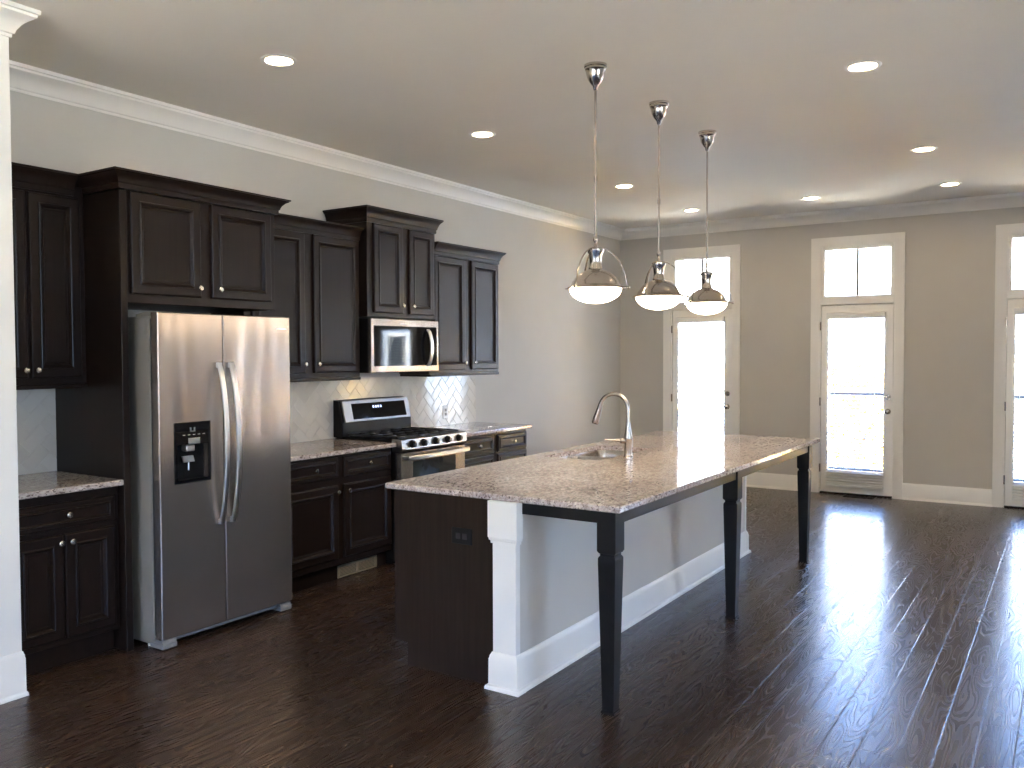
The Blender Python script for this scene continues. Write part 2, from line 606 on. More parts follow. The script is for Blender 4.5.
struct(B().box(0.0, EX - 0.015, YB, EY - 0.015, 0.0, CZ).build('wall_entry', M['wall']))

# far wall with three door openings; each opening: slab below, transom above
OPEN = [(0.676, 1.446), (2.425, 3.197), (4.203, 4.975), (5.965, 6.737), (7.745, 8.515)]
OT = 2.745
b = B()
xs = [0.0] + [x for o in OPEN for x in o] + [XR]
for i in range(0, len(xs), 2):
    b.box(xs[i], xs[i + 1], D, D + TH, 0.0, CZ)
for a, c in OPEN:
    b.box(a, c, D, D + TH, OT, CZ)
struct(b.build('wall_far', M['wall']))

# back wall with two windows behind the camera
BW = [(1.3, 3.2), (3.6, 5.5)]
b = B()
xs = [0.0] + [x for o in BW for x in o] + [XR]
for i in range(0, len(xs), 2):
    b.box(xs[i], xs[i + 1], YB - TH, YB, 0.0, CZ)
for a, c in BW:
    b.box(a, c, YB - TH, YB, 2.6, CZ)
    b.box(a, c, YB - TH, YB, 0.0, 0.55)
struct(b.build('wall_back', M['wall']))
for i, (a, c) in enumerate(BW):
    w = B()
    for z0, z1 in ((0.55, 0.62), (1.54, 1.60), (2.53, 2.6)):
        w.box(a, c, YB - 0.11, YB - 0.05, z0, z1, 0.004)
    for x0, x1 in ((a, a + 0.06), (c - 0.06, c)):
        w.box(x0, x1, YB - 0.11, YB - 0.05, 0.55, 2.6, 0.004)
    for k in (1, 2):
        xm = a + (c - a) * k / 3
        w.box(xm - 0.012, xm + 0.012, YB - 0.095, YB - 0.065, 0.6, 2.55)
    for x0, x1, z0, z1 in ((a - 0.1, a, 0.45, 2.7), (c, c + 0.1, 0.45, 2.7), (a, c, 2.6, 2.7), (a, c, 0.45, 0.55)):
        w.box(x0, x1, YB, YB + 0.02, z0, z1, 0.004)
    w = struct(w.build('window_%d' % (i + 6), M['trim']))
    B().box(a + 0.05, c - 0.05, YB - 0.084, YB - 0.078, 0.6, 2.55).build('pane', M['glass'], w)
    portal('window_portal', ((a + c) / 2, YB - TH - 0.02, 1.575), c - a, 2.05, (-math.pi / 2, 0, math.pi))

# crown moulding: left wall, far wall, right wall
CR = [(0.0, CZ), (0.0, 2.998), (0.008, 2.998), (0.010, 3.012), (0.018, 3.016), (0.026, 3.034), (0.042, 3.056), (0.062, 3.074), (0.084, 3.086), (0.094, 3.092), (0.096, 3.104), (0.106, 3.106), (0.108, CZ)]
struct(B().sweep([(0.0, EY), (0.0, D), (XR, D), (XR, YB), (EX, YB)], CR).build('trim_1', M['trim']))
# entry wall end: white cased edge with its own crown and plinth
struct(B().box(0.0, EX, 1.72, EY, 0.0, CZ - 0.001, 0.003).build('trim_2', M['trim']))
struct(B().sweep([(EX - 0.015, YB), (EX - 0.015, 1.72), (EX, 1.72), (EX, EY), (0.11, EY)], [(o * 0.9, z) for o, z in CR]).build('trim_3', M['trim']))
BASE = [(0.0, 0.0), (0.030, 0.0), (0.030, 0.010), (0.026, 0.018), (0.017, 0.022), (0.016, 0.140), (0.013, 0.150), (0.013, 0.156), (0.009, 0.164), (0.006, 0.172), (0.0, 0.175)]
PL = [(0.0, 0.0), (0.018, 0.0), (0.018, 0.010), (0.015, 0.018), (0.011, 0.022), (0.010, 0.175), (0.008, 0.182), (0.008, 0.190), (0.005, 0.197), (0.003, 0.206), (0.0, 0.208)]
struct(B().sweep([(EX, YB), (EX, EY), (0.66, EY)], PL).build('baseboard_entry', M['trim']))
CW = 0.09
b = B()
b.sweep([(0.0, 6.845), (0.0, D), (OPEN[0][0] - CW, D)], BASE)
for (a, c), (a2, c2) in zip(OPEN, OPEN[1:]):
    b.sweep([(c + CW, D), (a2 - CW, D)], BASE)
b.sweep([(OPEN[-1][1] + CW, D), (XR, D)], BASE)
struct(b.build('baseboard_far', M['trim']))
struct(B().sweep([(XR, D), (XR, YB), (EX, YB)], BASE).build('baseboard_right', M['trim']))

# casings, doors, transoms
CASP = [(0.0, -0.002), (0.0, 0.012), (0.012, 0.016), (0.030, 0.016), (0.036, 0.019), (0.078, 0.020), (0.090, 0.024), (0.090, -0.002)]
HW = [('deadbolt', 1.085), ('door_knob', 0.93)]


def casing(a, c, zt):
    bm = B()
    path = [(a, 0.0), (a, zt), (c, zt), (c, 0.0)]
    P = [Vector(p) for p in path]
    rings = []
    for i, p in enumerate(P):
        m = [Vector((-1, 0)), Vector((-1, 1)), Vector((1, 1)), Vector((1, 0))][i]
        rings.append([(p.x + m.x * o, D - dd, p.y + m.y * o) for o, dd in CASP])
    bm.loft(rings)
    return bm


for i, (a, c) in enumerate(OPEN):
    n = i + 1
    struct(casing(a, c, OT).build('trim_%d' % (n + 3), M['trim']))
    # frame: jambs, head and transom bar
    fr = B()
    fr.box(a, a + 0.014, D + 0.0, D + TH, 0.0, OT)
    fr.box(c - 0.014, c, D + 0.0, D + TH, 0.0, OT)
    fr.box(a + 0.014, c - 0.014, D, D + TH, OT - 0.014, OT)
    fr.box(a + 0.014, c - 0.014, D + 0.002, D + TH, 2.094, 2.175, 0.003)
    fr.box(a + 0.014, a + 0.050, D + 0.0635, D + 0.10, 0.014, 2.094)
    fr.box(c - 0.050, c - 0.014, D + 0.0635, D + 0.10, 0.014, 2.094)
    fr.box(a + 0.050, c - 0.050, D + 0.0635, D + 0.10, 2.040, 2.094)
    # transom sash
    t0, t1 = 2.175, OT - 0.014
    x0, x1 = a + 0.014, c - 0.014
    fr.box(x0, x0 + 0.036, D + 0.012, D + 0.08, t0, t1, 0.004)
    fr.box(x1 - 0.036, x1, D + 0.012, D + 0.08, t0, t1, 0.004)
    fr.box(x0 + 0.036, x1 - 0.036, D + 0.012, D + 0.08, t0, t0 + 0.012, 0.003)
    fr.box(x0 + 0.036, x1 - 0.036, D + 0.012, D + 0.08, t1 - 0.034, t1, 0.004)
    w = struct(fr.build('window_%d' % n, M['trim']))
    B().box((x0 + x1) / 2 - 0.012, (x0 + x1) / 2 + 0.012, D + 0.03, D + 0.06, t0 + 0.010, t1 - 0.03).build('muntin', M['grey'], w)
    B().box(x0 + 0.03, x1 - 0.03, D + 0.043, D + 0.049, t0 + 0.008, t1 - 0.03).build('pane', M['glass'], w)
    # slab
    s0, s1 = a + 0.018, c - 0.018
    gz0, gz1, gx0, gx1 = 0.262, 1.985, s0 + 0.072, s1 - 0.088
    yf, yb = D + 0.018, D + 0.062
    db = B()
    db.holed(lambda u, v, d: (u, yf - d, v), (s0, s1, 0.018, 2.088), (gx0, gx1, gz0, gz1), 0.004, -0.044, 0.0, 0.002, 2)
    db.box(gx0 - 0.022, gx0 + 0.004, yf - 0.008, yf + 0.002, gz0 - 0.022, gz1 + 0.022, 0.003)
    db.box(gx1 - 0.004, gx1 + 0.022, yf - 0.008, yf + 0.002, gz0 - 0.022, gz1 + 0.022, 0.003)
    db.box(gx0 + 0.004, gx1 - 0.004, yf - 0.008, yf + 0.002, gz0 - 0.022, gz0 + 0.004, 0.003)
    db.box(gx0 + 0.004, gx1 - 0.004, yf - 0.008, yf + 0.002, gz1 - 0.004, gz1 + 0.022, 0.003)
    door = struct(db.build('door_%d' % n, M['trim']))
    B().box(gx0 - 0.008, gx1 + 0.008, yf + 0.018, yf + 0.024, gz0 - 0.008, gz1 + 0.008).build('pane', M['glass'], door)
    for nm, z in HW:
        k = B()
        xk = s1 - 0.048
        k.lathe([(0.030, 0.0), (0.030, -0.006), (0.026, -0.010)], (xk, yf, z), 24, 'y')
        if nm == 'door_knob':
            k.lathe([(0.012, -0.008), (0.011, -0.030), (0.022, -0.040), (0.027, -0.052), (0.024, -0.062), (0.012, -0.067)], (xk, yf, z), 24, 'y')
        else:
            k.lathe([(0.02, -0.008), (0.018, -0.016)], (xk, yf, z), 20, 'y')
            k.box(xk - 0.004, xk + 0.004, yf - 0.030, yf - 0.014, z - 0.014, z + 0.014, 0.002)
        k.build(nm, M['nickel'], door)
    for z in (0.28, 1.02, 1.86):
        h = B()
        h.lathe([(0.007, -0.045), (0.007, 0.045)], (s0 - 0.006, D - 0.004, z), 10)
        h.box(s0 - 0.012, s0, D - 0.004, D + 0.02, z - 0.045, z + 0.045)
        h.build('hinge', M['nickel'], door)
    B().box(a + 0.014, c - 0.014, D - 0.01, D + TH, 0.0, 0.014, 0.004).build('threshold', M['blackmatte'], door)
    portal('door_portal', ((a + c) / 2, D + TH + 0.03, OT / 2), c - a, OT, (-math.pi / 2, 0, 0))
    # blind hung on the door
    bl0, bl1 = gx0 - 0.006, gx1 + 0.006
    lab = ['white slatted blind on the door behind the pendant lights', 'white slatted blind on the middle glass door', 'white slatted blind on the door cut by the right picture edge', 'white slatted blind on the door just outside the right picture edge', 'white slatted blind on the rightmost door, outside the picture'][i]
    bl = thing('window_blind', lab, 'blind', ((a + c) / 2, yf - 0.03, 1.98), 'blinds on the patio doors')
    B().box(bl0 - 0.006, bl1 + 0.006, yf - 0.062, yf - 0.010, 1.935, 2.0, 0.006, 2).build('valance', M['blind'], bl)
    sl = B()
    z = 1.925
    tilt = R(4)
    while z > 0.30:
        cy = yf - 0.036
        dy, dz = 0.0245 * math.cos(tilt), 0.0245 * math.sin(tilt)
        q = [(cy - dy, z - dz), (cy, z + 0.002), (cy + dy, z + dz), (cy + dy, z + dz + 0.0025), (cy, z + 0.0045), (cy - dy, z - dz + 0.0025)]
        sl.prism(q, 'x', bl0, bl1)
        z -= 0.0415
    for k in range(5):
        zz = 0.118 + k * 0.030
        sl.box(bl0, bl1, yf - 0.060, yf - 0.012, zz, zz + 0.011, 0.002)
    sl.build('slats', M['blind'], bl)
    B().box(bl0, bl1, yf - 0.060, yf - 0.012, 0.086, 0.112, 0.004).build('bottom_rail', M['blind'], bl)
    co = B()
    for xx in (bl0 + 0.09, bl1 - 0.09):
        co.box(xx - 0.001, xx + 0.001, yf - 0.061, yf - 0.059, 0.10, 1.95)
    co.build('ladder_cord', M['blind'], bl)
    wd = B()
    wd.tube([(bl0 + 0.05, yf - 0.066, 1.94), (bl0 + 0.05, yf - 0.068, 1.0)], 0.003, 6)
    wd.build('tilt_cord', M['blind'], bl)

# ---------------------------------------------------------------- outside the doors
M['deck'] = mat('pale deck boards', srgb(222, 218, 212), 0.7, mottle=0.04, mscale=5)
M['ground'] = mat('winter lawn', srgb(166, 162, 150), 0.9, mottle=0.15, mscale=3)
M['siding'] = mat('blue grey siding', srgb(150, 165, 185), 0.7, mottle=0.04, mscale=2)
M['rail'] = mat('dark bronze railing', (0.03, 0.028, 0.026), 0.5, mottle=0.1, mscale=10)
struct(B().box(-1.0, XR + 1.0, D + TH, D + TH + 1.6, -0.25, -0.04).build('balcony_floor', M['deck']))
struct(B().box(-60, 60, -60, 80, -3.3, -3.2).build('ground', M['ground']))
yr = D + TH + 1.5
# row house and trees beyond the balcony
hs = thing('row_house', 'pale blue grey row house outside, washed out behind the glass doors', 'house', (4, 30, -3.2))
B().box(-14, 24, 30, 36, -3.2, 3.6).build('wall', M['siding'], hs)
B().prism([(29.6, 3.6), (36.4, 3.6), (33, 5.4)], 'x', -14.3, 24.3).build('roof', M['grey'], hs)
for k in range(9):
    for z in (-2.0, 0.9):
        x = -11.5 + k * 4
        wdo = B().box(x, x + 1.2, 29.95, 30.02, z, z + 1.6).build('window', M['trim'], hs)
        B().box(x + 0.1, x + 1.1, 29.93, 29.96, z + 0.1, z + 1.5).build('pane', M['ovenglass'], wdo)
hb = thing('added_brick_house', 'unseen tan brick house added across the street behind the camera to warm the back light', 'house', (4, -26, -3.2))  # added out of view: warms the back window light and blocks blue sky
M['brick'] = mat('tan brick', srgb(196, 176, 152), 0.85, mottle=0.1, mscale=3)
B().box(-16, 26, -32, -26, -3.2, 4.6).build('wall', M['brick'], hb)
B().prism([(-32.4, 4.6), (-25.6, 4.6), (-29, 6.4)], 'x', -16.3, 26.3).build('roof', M['grey'], hb)
for k in range(9):
    for z in (-2.0, 1.2):
        x = -13.5 + k * 4
        B().box(x, x + 1.2, -26.02, -25.95, z, z + 1.6).build('window', M['trim'], hb)
M['leaf'] = mat('yellow autumn leaves', srgb(225, 180, 70), 0.8, mottle=0.3, mscale=4)
M['bark'] = mat('bark', srgb(95, 80, 65), 0.9, mottle=0.2, mscale=8)
for tx, ty, th, lab in ((0.5, 22.0, 4.6, 'yellow autumn tree outside the left glass door'), (7.6, 20.0, 4.9, 'yellow autumn tree outside the door at the right edge'), (14.5, 21.0, 4.4, 'yellow autumn tree outside, right of the picture')):
    tr = thing('autumn_tree', lab, 'tree', (tx, ty, -3.2), 'trees outside')
    tk = B()
    tk.tube([(tx, ty, -3.2), (tx + 0.1, ty, -1.5), (tx, ty, 0.5), (tx + 0.1, ty, th - 3.6)], [0.18, 0.14, 0.10, 0.03], 10)
    for k in range(8):
        an = k * 2.4
        tk.tube([(tx, ty, -1.4 + k * 0.22), (tx + math.cos(an), ty + math.sin(an), -0.6 + k * 0.25)], [0.06, 0.015], 6)
    tk.build('trunk', M['bark'], tr)
    lf = B()
    for k in range(2600):
        u1, u2, u3 = random.random(), random.random(), random.random()
        ph, ct = 2 * math.pi * u1, 2 * u2 - 1
        st = math.sqrt(1 - ct * ct)
        rad = 0.35 + 0.65 * u3 ** 0.4
        p = Vector((tx + 1.7 * rad * st * math.cos(ph), ty + 1.7 * rad * st * math.sin(ph), -3.2 + th - 1.9 + 1.9 * rad * ct))
        a1 = Vector((random.uniform(-1, 1), random.uniform(-1, 1), random.uniform(-1, 1))).normalized() * 0.09
        a2 = a1.orthogonal().normalized() * 0.06
        lf.face([lf.bm.verts.new(q_) for q_ in (p - a1, p + a2, p + a1, p - a2)])
    lf.build('foliage', M['leaf'], tr, smooth=False)

rl = thing('balcony_railing', 'dark metal railing seen through the glass doors', 'railing', (2.8, yr, -0.04))
B().box(-1.0, XR + 1.0, yr - 0.025, yr + 0.025, 1.02, 1.06, 0.004).build('top_rail', M['rail'], rl)
B().box(-1.0, XR + 1.0, yr - 0.015, yr + 0.015, 0.06, 0.09, 0.003).build('bottom_rail', M['rail'], rl)
q = B()
for k in range(60):
    x = -0.95 + k * 0.127
    q.box(x - 0.006, x + 0.006, yr - 0.006, yr + 0.006, 0.09, 1.02)
q.build('balusters', M['rail'], rl)
for x in (-0.98, 1.5, 3.5, 5.6, 7.6, XR + 0.98):
    B().box(x - 0.03, x + 0.03, yr - 0.03, yr + 0.03, -0.04, 1.06, 0.004).build('post', M['rail'], rl)

# ---------------------------------------------------------------- cabinets
DOOR_R = [(0.0, -0.010), (0.0015, -0.005), (0.004, -0.002), (0.008, 0.0), (0.048, 0.0), (0.0505, 0.0045), (0.055, 0.006), (0.0595, 0.0045), (0.063, 0.0), (0.070, -0.010), (0.078, -0.010), (0.082, -0.013)]
DRAW_R = [(0.0, -0.010), (0.0015, -0.005), (0.004, -0.002), (0.008, 0.0), (0.026, 0.0), (0.028, 0.004), (0.032, 0.005), (0.036, 0.001), (0.041, -0.009), (0.046, -0.010)]


def front(name, parent, x, y0, y1, z0, z1, knob=None, rings=DOOR_R):
    bb = B()
    bb.panel(lambda u, v, d: (x + d, u, v), y0, y1, z0, z1, rings)
    o = bb.build(name, M['cab'], parent, smooth=False)
    if knob:
        k = B()
        ky, kz = knob
        k.lathe([(0.008, -0.004), (0.0065, 0.004), (0.006, 0.013), (0.0105, 0.019), (0.0155, 0.023), (0.0155, 0.027), (0.011, 0.031), (0.004, 0.032)], (x, ky, kz), 20, 'x')
        k.build('knob', M['knob'], o)
    return o


def crown(o, z0, z1, path, proj=0.055):
    h = z1 - z0
    pr = [(-0.02, z0 - 0.012), (0.006, z0 - 0.012), (0.008, z0), (0.008, z0 + h * 0.18), (0.014, z0 + h * 0.22), (0.016, z0 + h * 0.34), (0.022, z0 + h * 0.50), (proj * 0.62, z0 + h * 0.72), (proj * 0.86, z0 + h * 0.82), (proj * 0.90, z0 + h * 0.88), (proj, z0 + h * 0.90), (proj, z1), (-0.02, z1)]
    bb = B()
    bb.sweep(path, pr)
    return bb.build('crown_moulding', M['cab'], o)


def upper(name, label, y0, y1, z0, z1, xf, doors, cz1, knob_z, path, under=None, proj=0.055):
    o = thing(name, label, 'cabinet', (0, (y0 + y1) / 2, z0), 'wall cabinets')
    bb = B()
    bb.box(0.002, xf, y0, y1, z0, z1 + 0.04, 0.002)
    bb.build('body', M['cab'], o)
    if under:
        B().box(0.01, xf + under, y0 + 0.002, y1 - 0.002, z0 - 0.022, z0 - 0.0005, 0.003).build('light_rail', M['cab'], o)
    for a, c, dz0, dz1, ky in doors:
        front('door', o, xf + 0.021, a, c, dz0, dz1, (ky, knob_z))
    crown(o, z1, cz1, path, proj)
    return o


# left wall cabinet (partly behind the entry wall end)
upper('wall_cabinet', 'tall dark wall cabinet left of the refrigerator surround, at far left', 2.112, 2.697, 1.415, 2.43, 0.329,
      [(2.125, 2.372, 1.45, 2.405, 2.35), (2.388, 2.664, 1.45, 2.405, 2.412)], 2.53, 1.492, [(0.332, 2.112), (0.332, 2.640)], 0.012)
# above the refrigerator: deep cabinet with the tall side panel that carries it
surround = upper('wall_cabinet', 'deep dark cabinet above the refrigerator with a tall panel down its left side', 2.745, 3.780, 1.845, 2.45, 0.628,
      [(2.768, 3.214, 1.893, 2.434, 3.19), (3.288, 3.738, 1.893, 2.434, 3.33)], 2.53, 1.945,
      [(0.002, 2.700), (0.652, 2.700), (0.652, 3.782), (0.40, 3.782)], None, 0.062)
B().box(0.002, 0.65, 2.702, 2.742, 0.0, 2.43, 0.002).build('side_panel', M['cab'], surround)
# tall cabinet between refrigerator and microwave
upper('wall_cabinet', 'tall dark wall cabinet between refrigerator and microwave', 3.785, 4.885, 1.40, 2.425, 0.329,
      [(3.84, 4.313, 1.437, 2.412, 4.29), (4.398, 4.866, 1.437, 2.412, 4.42)], 2.508, 1.50, [(0.332, 3.86), (0.332, 4.884)], 0.012)
# above the microwave: raised cabinet
upper('wall_cabinet', 'raised dark cabinet above the microwave with overhanging crown', 4.893, 5.727, 1.850, 2.568, 0.400,
      [(4.955, 5.297, 1.883, 2.553, 5.272), (5.376, 5.692, 1.883, 2.553, 5.40)], 2.668, 1.945,
      [(0.002, 4.892), (0.403, 4.892), (0.403, 5.728), (0.002, 5.728)], None, 0.052)
# right of the microwave
upper('wall_cabinet', 'tall dark wall cabinet right of the microwave, last in the row', 5.735, 6.785, 1.40, 2.41, 0.329,
      [(5.79, 6.234, 1.43, 2.393, 6.21), (6.332, 6.765, 1.43, 2.393, 6.356)], 2.505, 1.49, [(0.332, 5.795), (0.332, 6.786), (0.002, 6.786)], 0.012)

def base(name, label, y0, y1, fronts, toe=(0, 0)):
    o = thing(name, label, 'cabinet', (0, (y0 + y1) / 2, 0), 'base cabinets')
    bb = B()
    bb.box(0.002, 0.598, y0, y1, 0.118, 0.883, 0.002)
    bb.build('body', M['cab'], o)
    B().box(0.002, 0.54, y0 + 0.001, y1 - 0.001, 0.0, 0.117).build('toe_kick', M['cab'], o)
    for kind, a, c, z0, z1, k in fronts:
        front(kind, o, 0.619, a, c, z0, z1, k, DOOR_R if kind == 'door' else DRAW_R)
    return o


base('base_cabinet', 'dark base cabinet with one drawer left of the refrigerator', 2.112, 2.697,
     [('drawer', 2.125, 2.668, 0.705, 0.835, (2.405, 0.772)), ('door', 2.125, 2.386, 0.15, 0.675, (2.362, 0.635)), ('door', 2.392, 2.668, 0.15, 0.675, (2.42, 0.635))])
base('base_cabinet', 'dark base cabinet with two drawers between refrigerator and range', 3.79, 4.918,
     [('drawer', 3.845, 4.343, 0.725, 0.862, (4.115, 0.795)), ('drawer', 4.402, 4.900, 0.725, 0.862, (4.645, 0.795)),
      ('door', 3.845, 4.343, 0.165, 0.672, (4.318, 0.628)), ('door', 4.402, 4.900, 0.165, 0.672, (4.428, 0.628))])
base('base_cabinet', 'dark base cabinet with stacked drawers right of the range', 5.762, 6.838,
     [('drawer', 5.79, 6.275, 0.710, 0.856, (6.03, 0.786)), ('drawer', 6.342, 6.820, 0.710, 0.856, (6.585, 0.786)),
      ('drawer', 5.79, 6.275, 0.440, 0.690, (6.03, 0.565)), ('drawer', 6.342, 6.820, 0.440, 0.690, (6.585, 0.565)),
      ('drawer', 5.79, 6.275, 0.150, 0.420, (6.03, 0.285)), ('drawer', 6.342, 6.820, 0.150, 0.420, (6.585, 0.285))])

for y0, y1, lab in ((2.112, 2.700, 'short granite worktop on the cabinet left of the refrigerator'), (3.79, 4.922, 'granite worktop between the refrigerator and the range'), (5.757, 6.862, 'granite worktop right of the range')):
    tag(B().box(0.004, 0.652, y0, y1, 0.884, 0.915, 0.006, 2).build('worktop', M['granite'], smooth=False), lab, 'worktop', 'granite worktops along the wall')

# toe kick register
rg = thing('air_register', 'small beige air register in the toe kick left of the range', 'vent', (0.54, 4.6, 0))
g = B()
for z0, z1 in ((0.004, 0.018), (0.078, 0.092)):
    g.box(0.5405, 0.549, 4.40, 4.81, z0, z1, 0.002)
for y0, y1 in ((4.40, 4.42), (4.79, 4.81), (4.595, 4.615)):
    g.box(0.5405, 0.549, y0, y1, 0.018, 0.078)
g.build('frame', M['beige'], rg)
g = B()
for k in range(6):
    z = 0.022 + k * 0.0095
    g.box(0.5405, 0.546, 4.42, 4.79, z, z + 0.005)
g.build('louvres', M['beige'], rg)


# ---------------------------------------------------------------- herringbone backsplash
def backsplash(y0, y1, z0, z1, label):
    o = tag(B().box(0.0005, 0.0108, y0, y1, z0, z1).build('tile_backsplash', M['grout']), label, 'backsplash', 'herringbone tile backsplashes')
    W_ = 0.078
    g_ = 0.0009
    bb = B()
    bm = bb.bm
    ca = math.cos(R(45))
    N = 60
    def tile(x, y, w, h):
        cx, cy = (x + w / 2) * W_, (y + h / 2) * W_
        wy, wz = (cx - cy) * ca, (cx + cy) * ca
        py, pz = y0 + wy, z0 + wz
        if not (y0 - 0.1 < py < y1 + 0.1 and z0 - 0.1 < pz < z1 + 0.1):
            return
        t1, t2 = random.gauss(0, 0.005), random.gauss(0, 0.005)
        rings = []
        for ins, dx in ((g_, 0.0), (g_, 0.0045), (g_ + 0.0018, 0.0062), (g_ + 0.004, 0.0068)):
            ring = []
            for sx, sy in ((-1, -1), (1, -1), (1, 1), (-1, 1)):
                lx, ly = sx * (w * W_ / 2 - ins), sy * (h * W_ / 2 - ins)
                xx, yy = cx + lx, cy + ly
                ring.append((0.0065 + dx + (lx * t1 + ly * t2 if dx > 0 else 0), y0 + (xx - yy) * ca, z0 + (xx + yy) * ca))
            rings.append(ring)
        bb.loft(rings, False, True)
    for j in range(-N, N):
        for k in range(-N // 2, N // 2):
            x = j + 4 * k
            if abs(x) > 70:
                continue
            tile(x, j, 2, 1)
            tile(x + 3, j, 1, 2)
    for co, no in (((0, y0, 0), (0, -1, 0)), ((0, y1, 0), (0, 1, 0)), ((0, 0, z0), (0, 0, -1)), ((0, 0, z1), (0, 0, 1))):
        bmesh.ops.bisect_plane(bm, geom=bm.verts[:] + bm.edges[:] + bm.faces[:], plane_co=co, plane_no=no, clear_outer=True)
    bb.build('herringbone_tile', M['tile'], o, smooth=False)
    return o


backsplash(2.112, 2.700, 0.9155, 1.392, 'ivory herringbone tile above the short worktop left of the refrigerator')
backsplash(3.79, 6.868, 0.9155, 1.378, 'ivory herringbone tile behind the range, right of the refrigerator')


def outlet(name, label, mp, w, h, mt, gang=1):
    o = thing(name, label, 'outlet', mp(0, 0, 0))
    bb = B()
    bb.panel(mp, -w / 2, w / 2, -h / 2, h / 2, [(0.0, 0.003), (0.003, 0.006)], 0.0)
    bb.build('cover_plate', mt, o)
    for k in range(gang):
        uc = (k - (gang - 1) / 2) * 0.046
        for s in ((-1, 1) if h > w else (-1, 1)):
            f = B()
            if h > w or gang > 1:
                f.panel(mp, uc - 0.014, uc + 0.014, s * 0.019 - 0.013, s * 0.019 + 0.013, [(0.0, 0.0075), (0.002, 0.0085)], 0.004)
            else:
                f.panel(mp, s * 0.019 - 0.013, s * 0.019 + 0.013, -0.014, 0.014, [(0.0, 0.0075), (0.002, 0.0085)], 0.004)
            f.build('socket', M['rubber'] if mt is M['blackmatte'] else M['grey'], o)
    return o


outlet('wall_outlet', 'white outlet plate on the tile right of the range', lambda u, v, d: (0.013 + d, 6.378 + u, 1.037 + v), 0.08, 0.12, M['white'])

# ---------------------------------------------------------------- refrigerator
FX = 0.8175
fr = thing('refrigerator', 'stainless side by side refrigerator with ice dispenser', 'refrigerator', (0.4, 3.26, 0))
B().box(0.03, 0.735, 2.806, 3.716, 0.02, 1.772, 0.004).build('case', M['case'], fr, label='grey painted refrigerator case')
B().box(0.735, 0.757, 2.812, 3.710, 0.07, 1.760).build('gasket', M['rubber'], fr)
YS = 3.219


def fmap(u, v, d):
    return (FX + d, u, v)


def fdoor(y0, y1):
    bb = B()
    return bb


# freezer door with dispenser opening
bb = B()
bb.holed(fmap, (2.799, YS - 0.003, 0.058, 1.792), (2.894, 3.118, 0.885, 1.195), 0.012, -0.060, 0.0, 0.005, 4)
fd = bb.build('freezer_door', M['steel'], fr)
bb = B()
# bow the fridge door front a little, as real doors are
rings = []
for xx, ins in ((FX - 0.060, 0.0), (FX - 0.005, 0.0), (FX, 0.005)):
    rings.append([fmap(u, v, xx - FX) for u, v in ((YS + 0.003 + ins, 0.058 + ins), (3.722 - ins, 0.058 + ins), (3.722 - ins, 1.792 - ins), (YS + 0.003 + ins, 1.792 - ins))])
bb.loft(rings)
rd = bb.build('refrigerator_door', M['steel'], fr)
# bevelled badge plate
B().box(FX, FX + 0.002, 3.612, 3.692, 1.717, 1.726, 0.0008).build('badge', M['handle'], rd)
# handles: bowed straps
for dname, dobj, yc in (('l', fd, 3.180), ('r', rd, 3.262)):
    pts = []
    for k in range(21):
        t = k / 20
        z = 0.625 + t * 0.895
        off = 0.012 + 0.062 * (1 - (2 * t - 1) ** 2) ** 0.8
        pts.append((FX + off, yc, z))
    h = B()
    h.strap(pts, 0.030, 0.016, (0, 1, 0))
    h.box(FX - 0.001, FX + 0.024, yc - 0.014, yc + 0.014, 0.620, 0.65, 0.003)
    h.box(FX - 0.001, FX + 0.024, yc - 0.014, yc + 0.014, 1.495, 1.525, 0.003)
    h.build('door_handle', M['handle'], dobj)
# dispenser
ds = B()
ds.holed(fmap, (2.888, 3.124, 0.876, 1.205), (2.904, 3.108, 0.892, 1.085), 0.010, -0.004, 0.005, 0.003, 4)
dso = ds.build('dispenser', M['blackglass'], fd)
ds = B()
ds.box(FX - 0.056, FX - 0.052, 2.895, 3.117, 0.886, 1.194)
ds.box(FX - 0.052, FX - 0.004, 2.896, 3.116, 0.886, 0.892)
ds.build('recess', M['blackmatte'], dso)
B().box(FX + 0.0052, FX + 0.0065, 2.975, 3.05, 1.085, 1.118).build('display', M['grey'], dso)
q = B()
q.box(FX - 0.045, FX + 0.002, 2.965, 3.02, 1.045, 1.08, 0.004)
q.prism([(2.955, 1.02), (3.025, 1.02), (3.035, 0.985), (2.965, 0.985)], 'x', FX - 0.03, FX - 0.022)
q.build('paddle', M['handle'], dso)
B().tube([(FX - 0.03, 3.0, 0.99), (FX - 0.03, 3.0, 0.94)], 0.004, 8).build('nozzle', M['handle'], dso)
q = B()
q.box(FX + 0.0052, FX + 0.006, 2.985, 2.995, 1.155, 1.175)
q.box(FX + 0.0052, FX + 0.006, 3.01, 3.02, 1.155, 1.175)
q.box(FX + 0.0052, FX + 0.006, 2.985, 3.02, 1.152, 1.157)
for k in range(5):
    q.box(FX + 0.0052, FX + 0.006, 2.94 + k * 0.032, 2.955 + k * 0.032, 1.134, 1.138)
q.build('control_icon', M['grey'], dso)
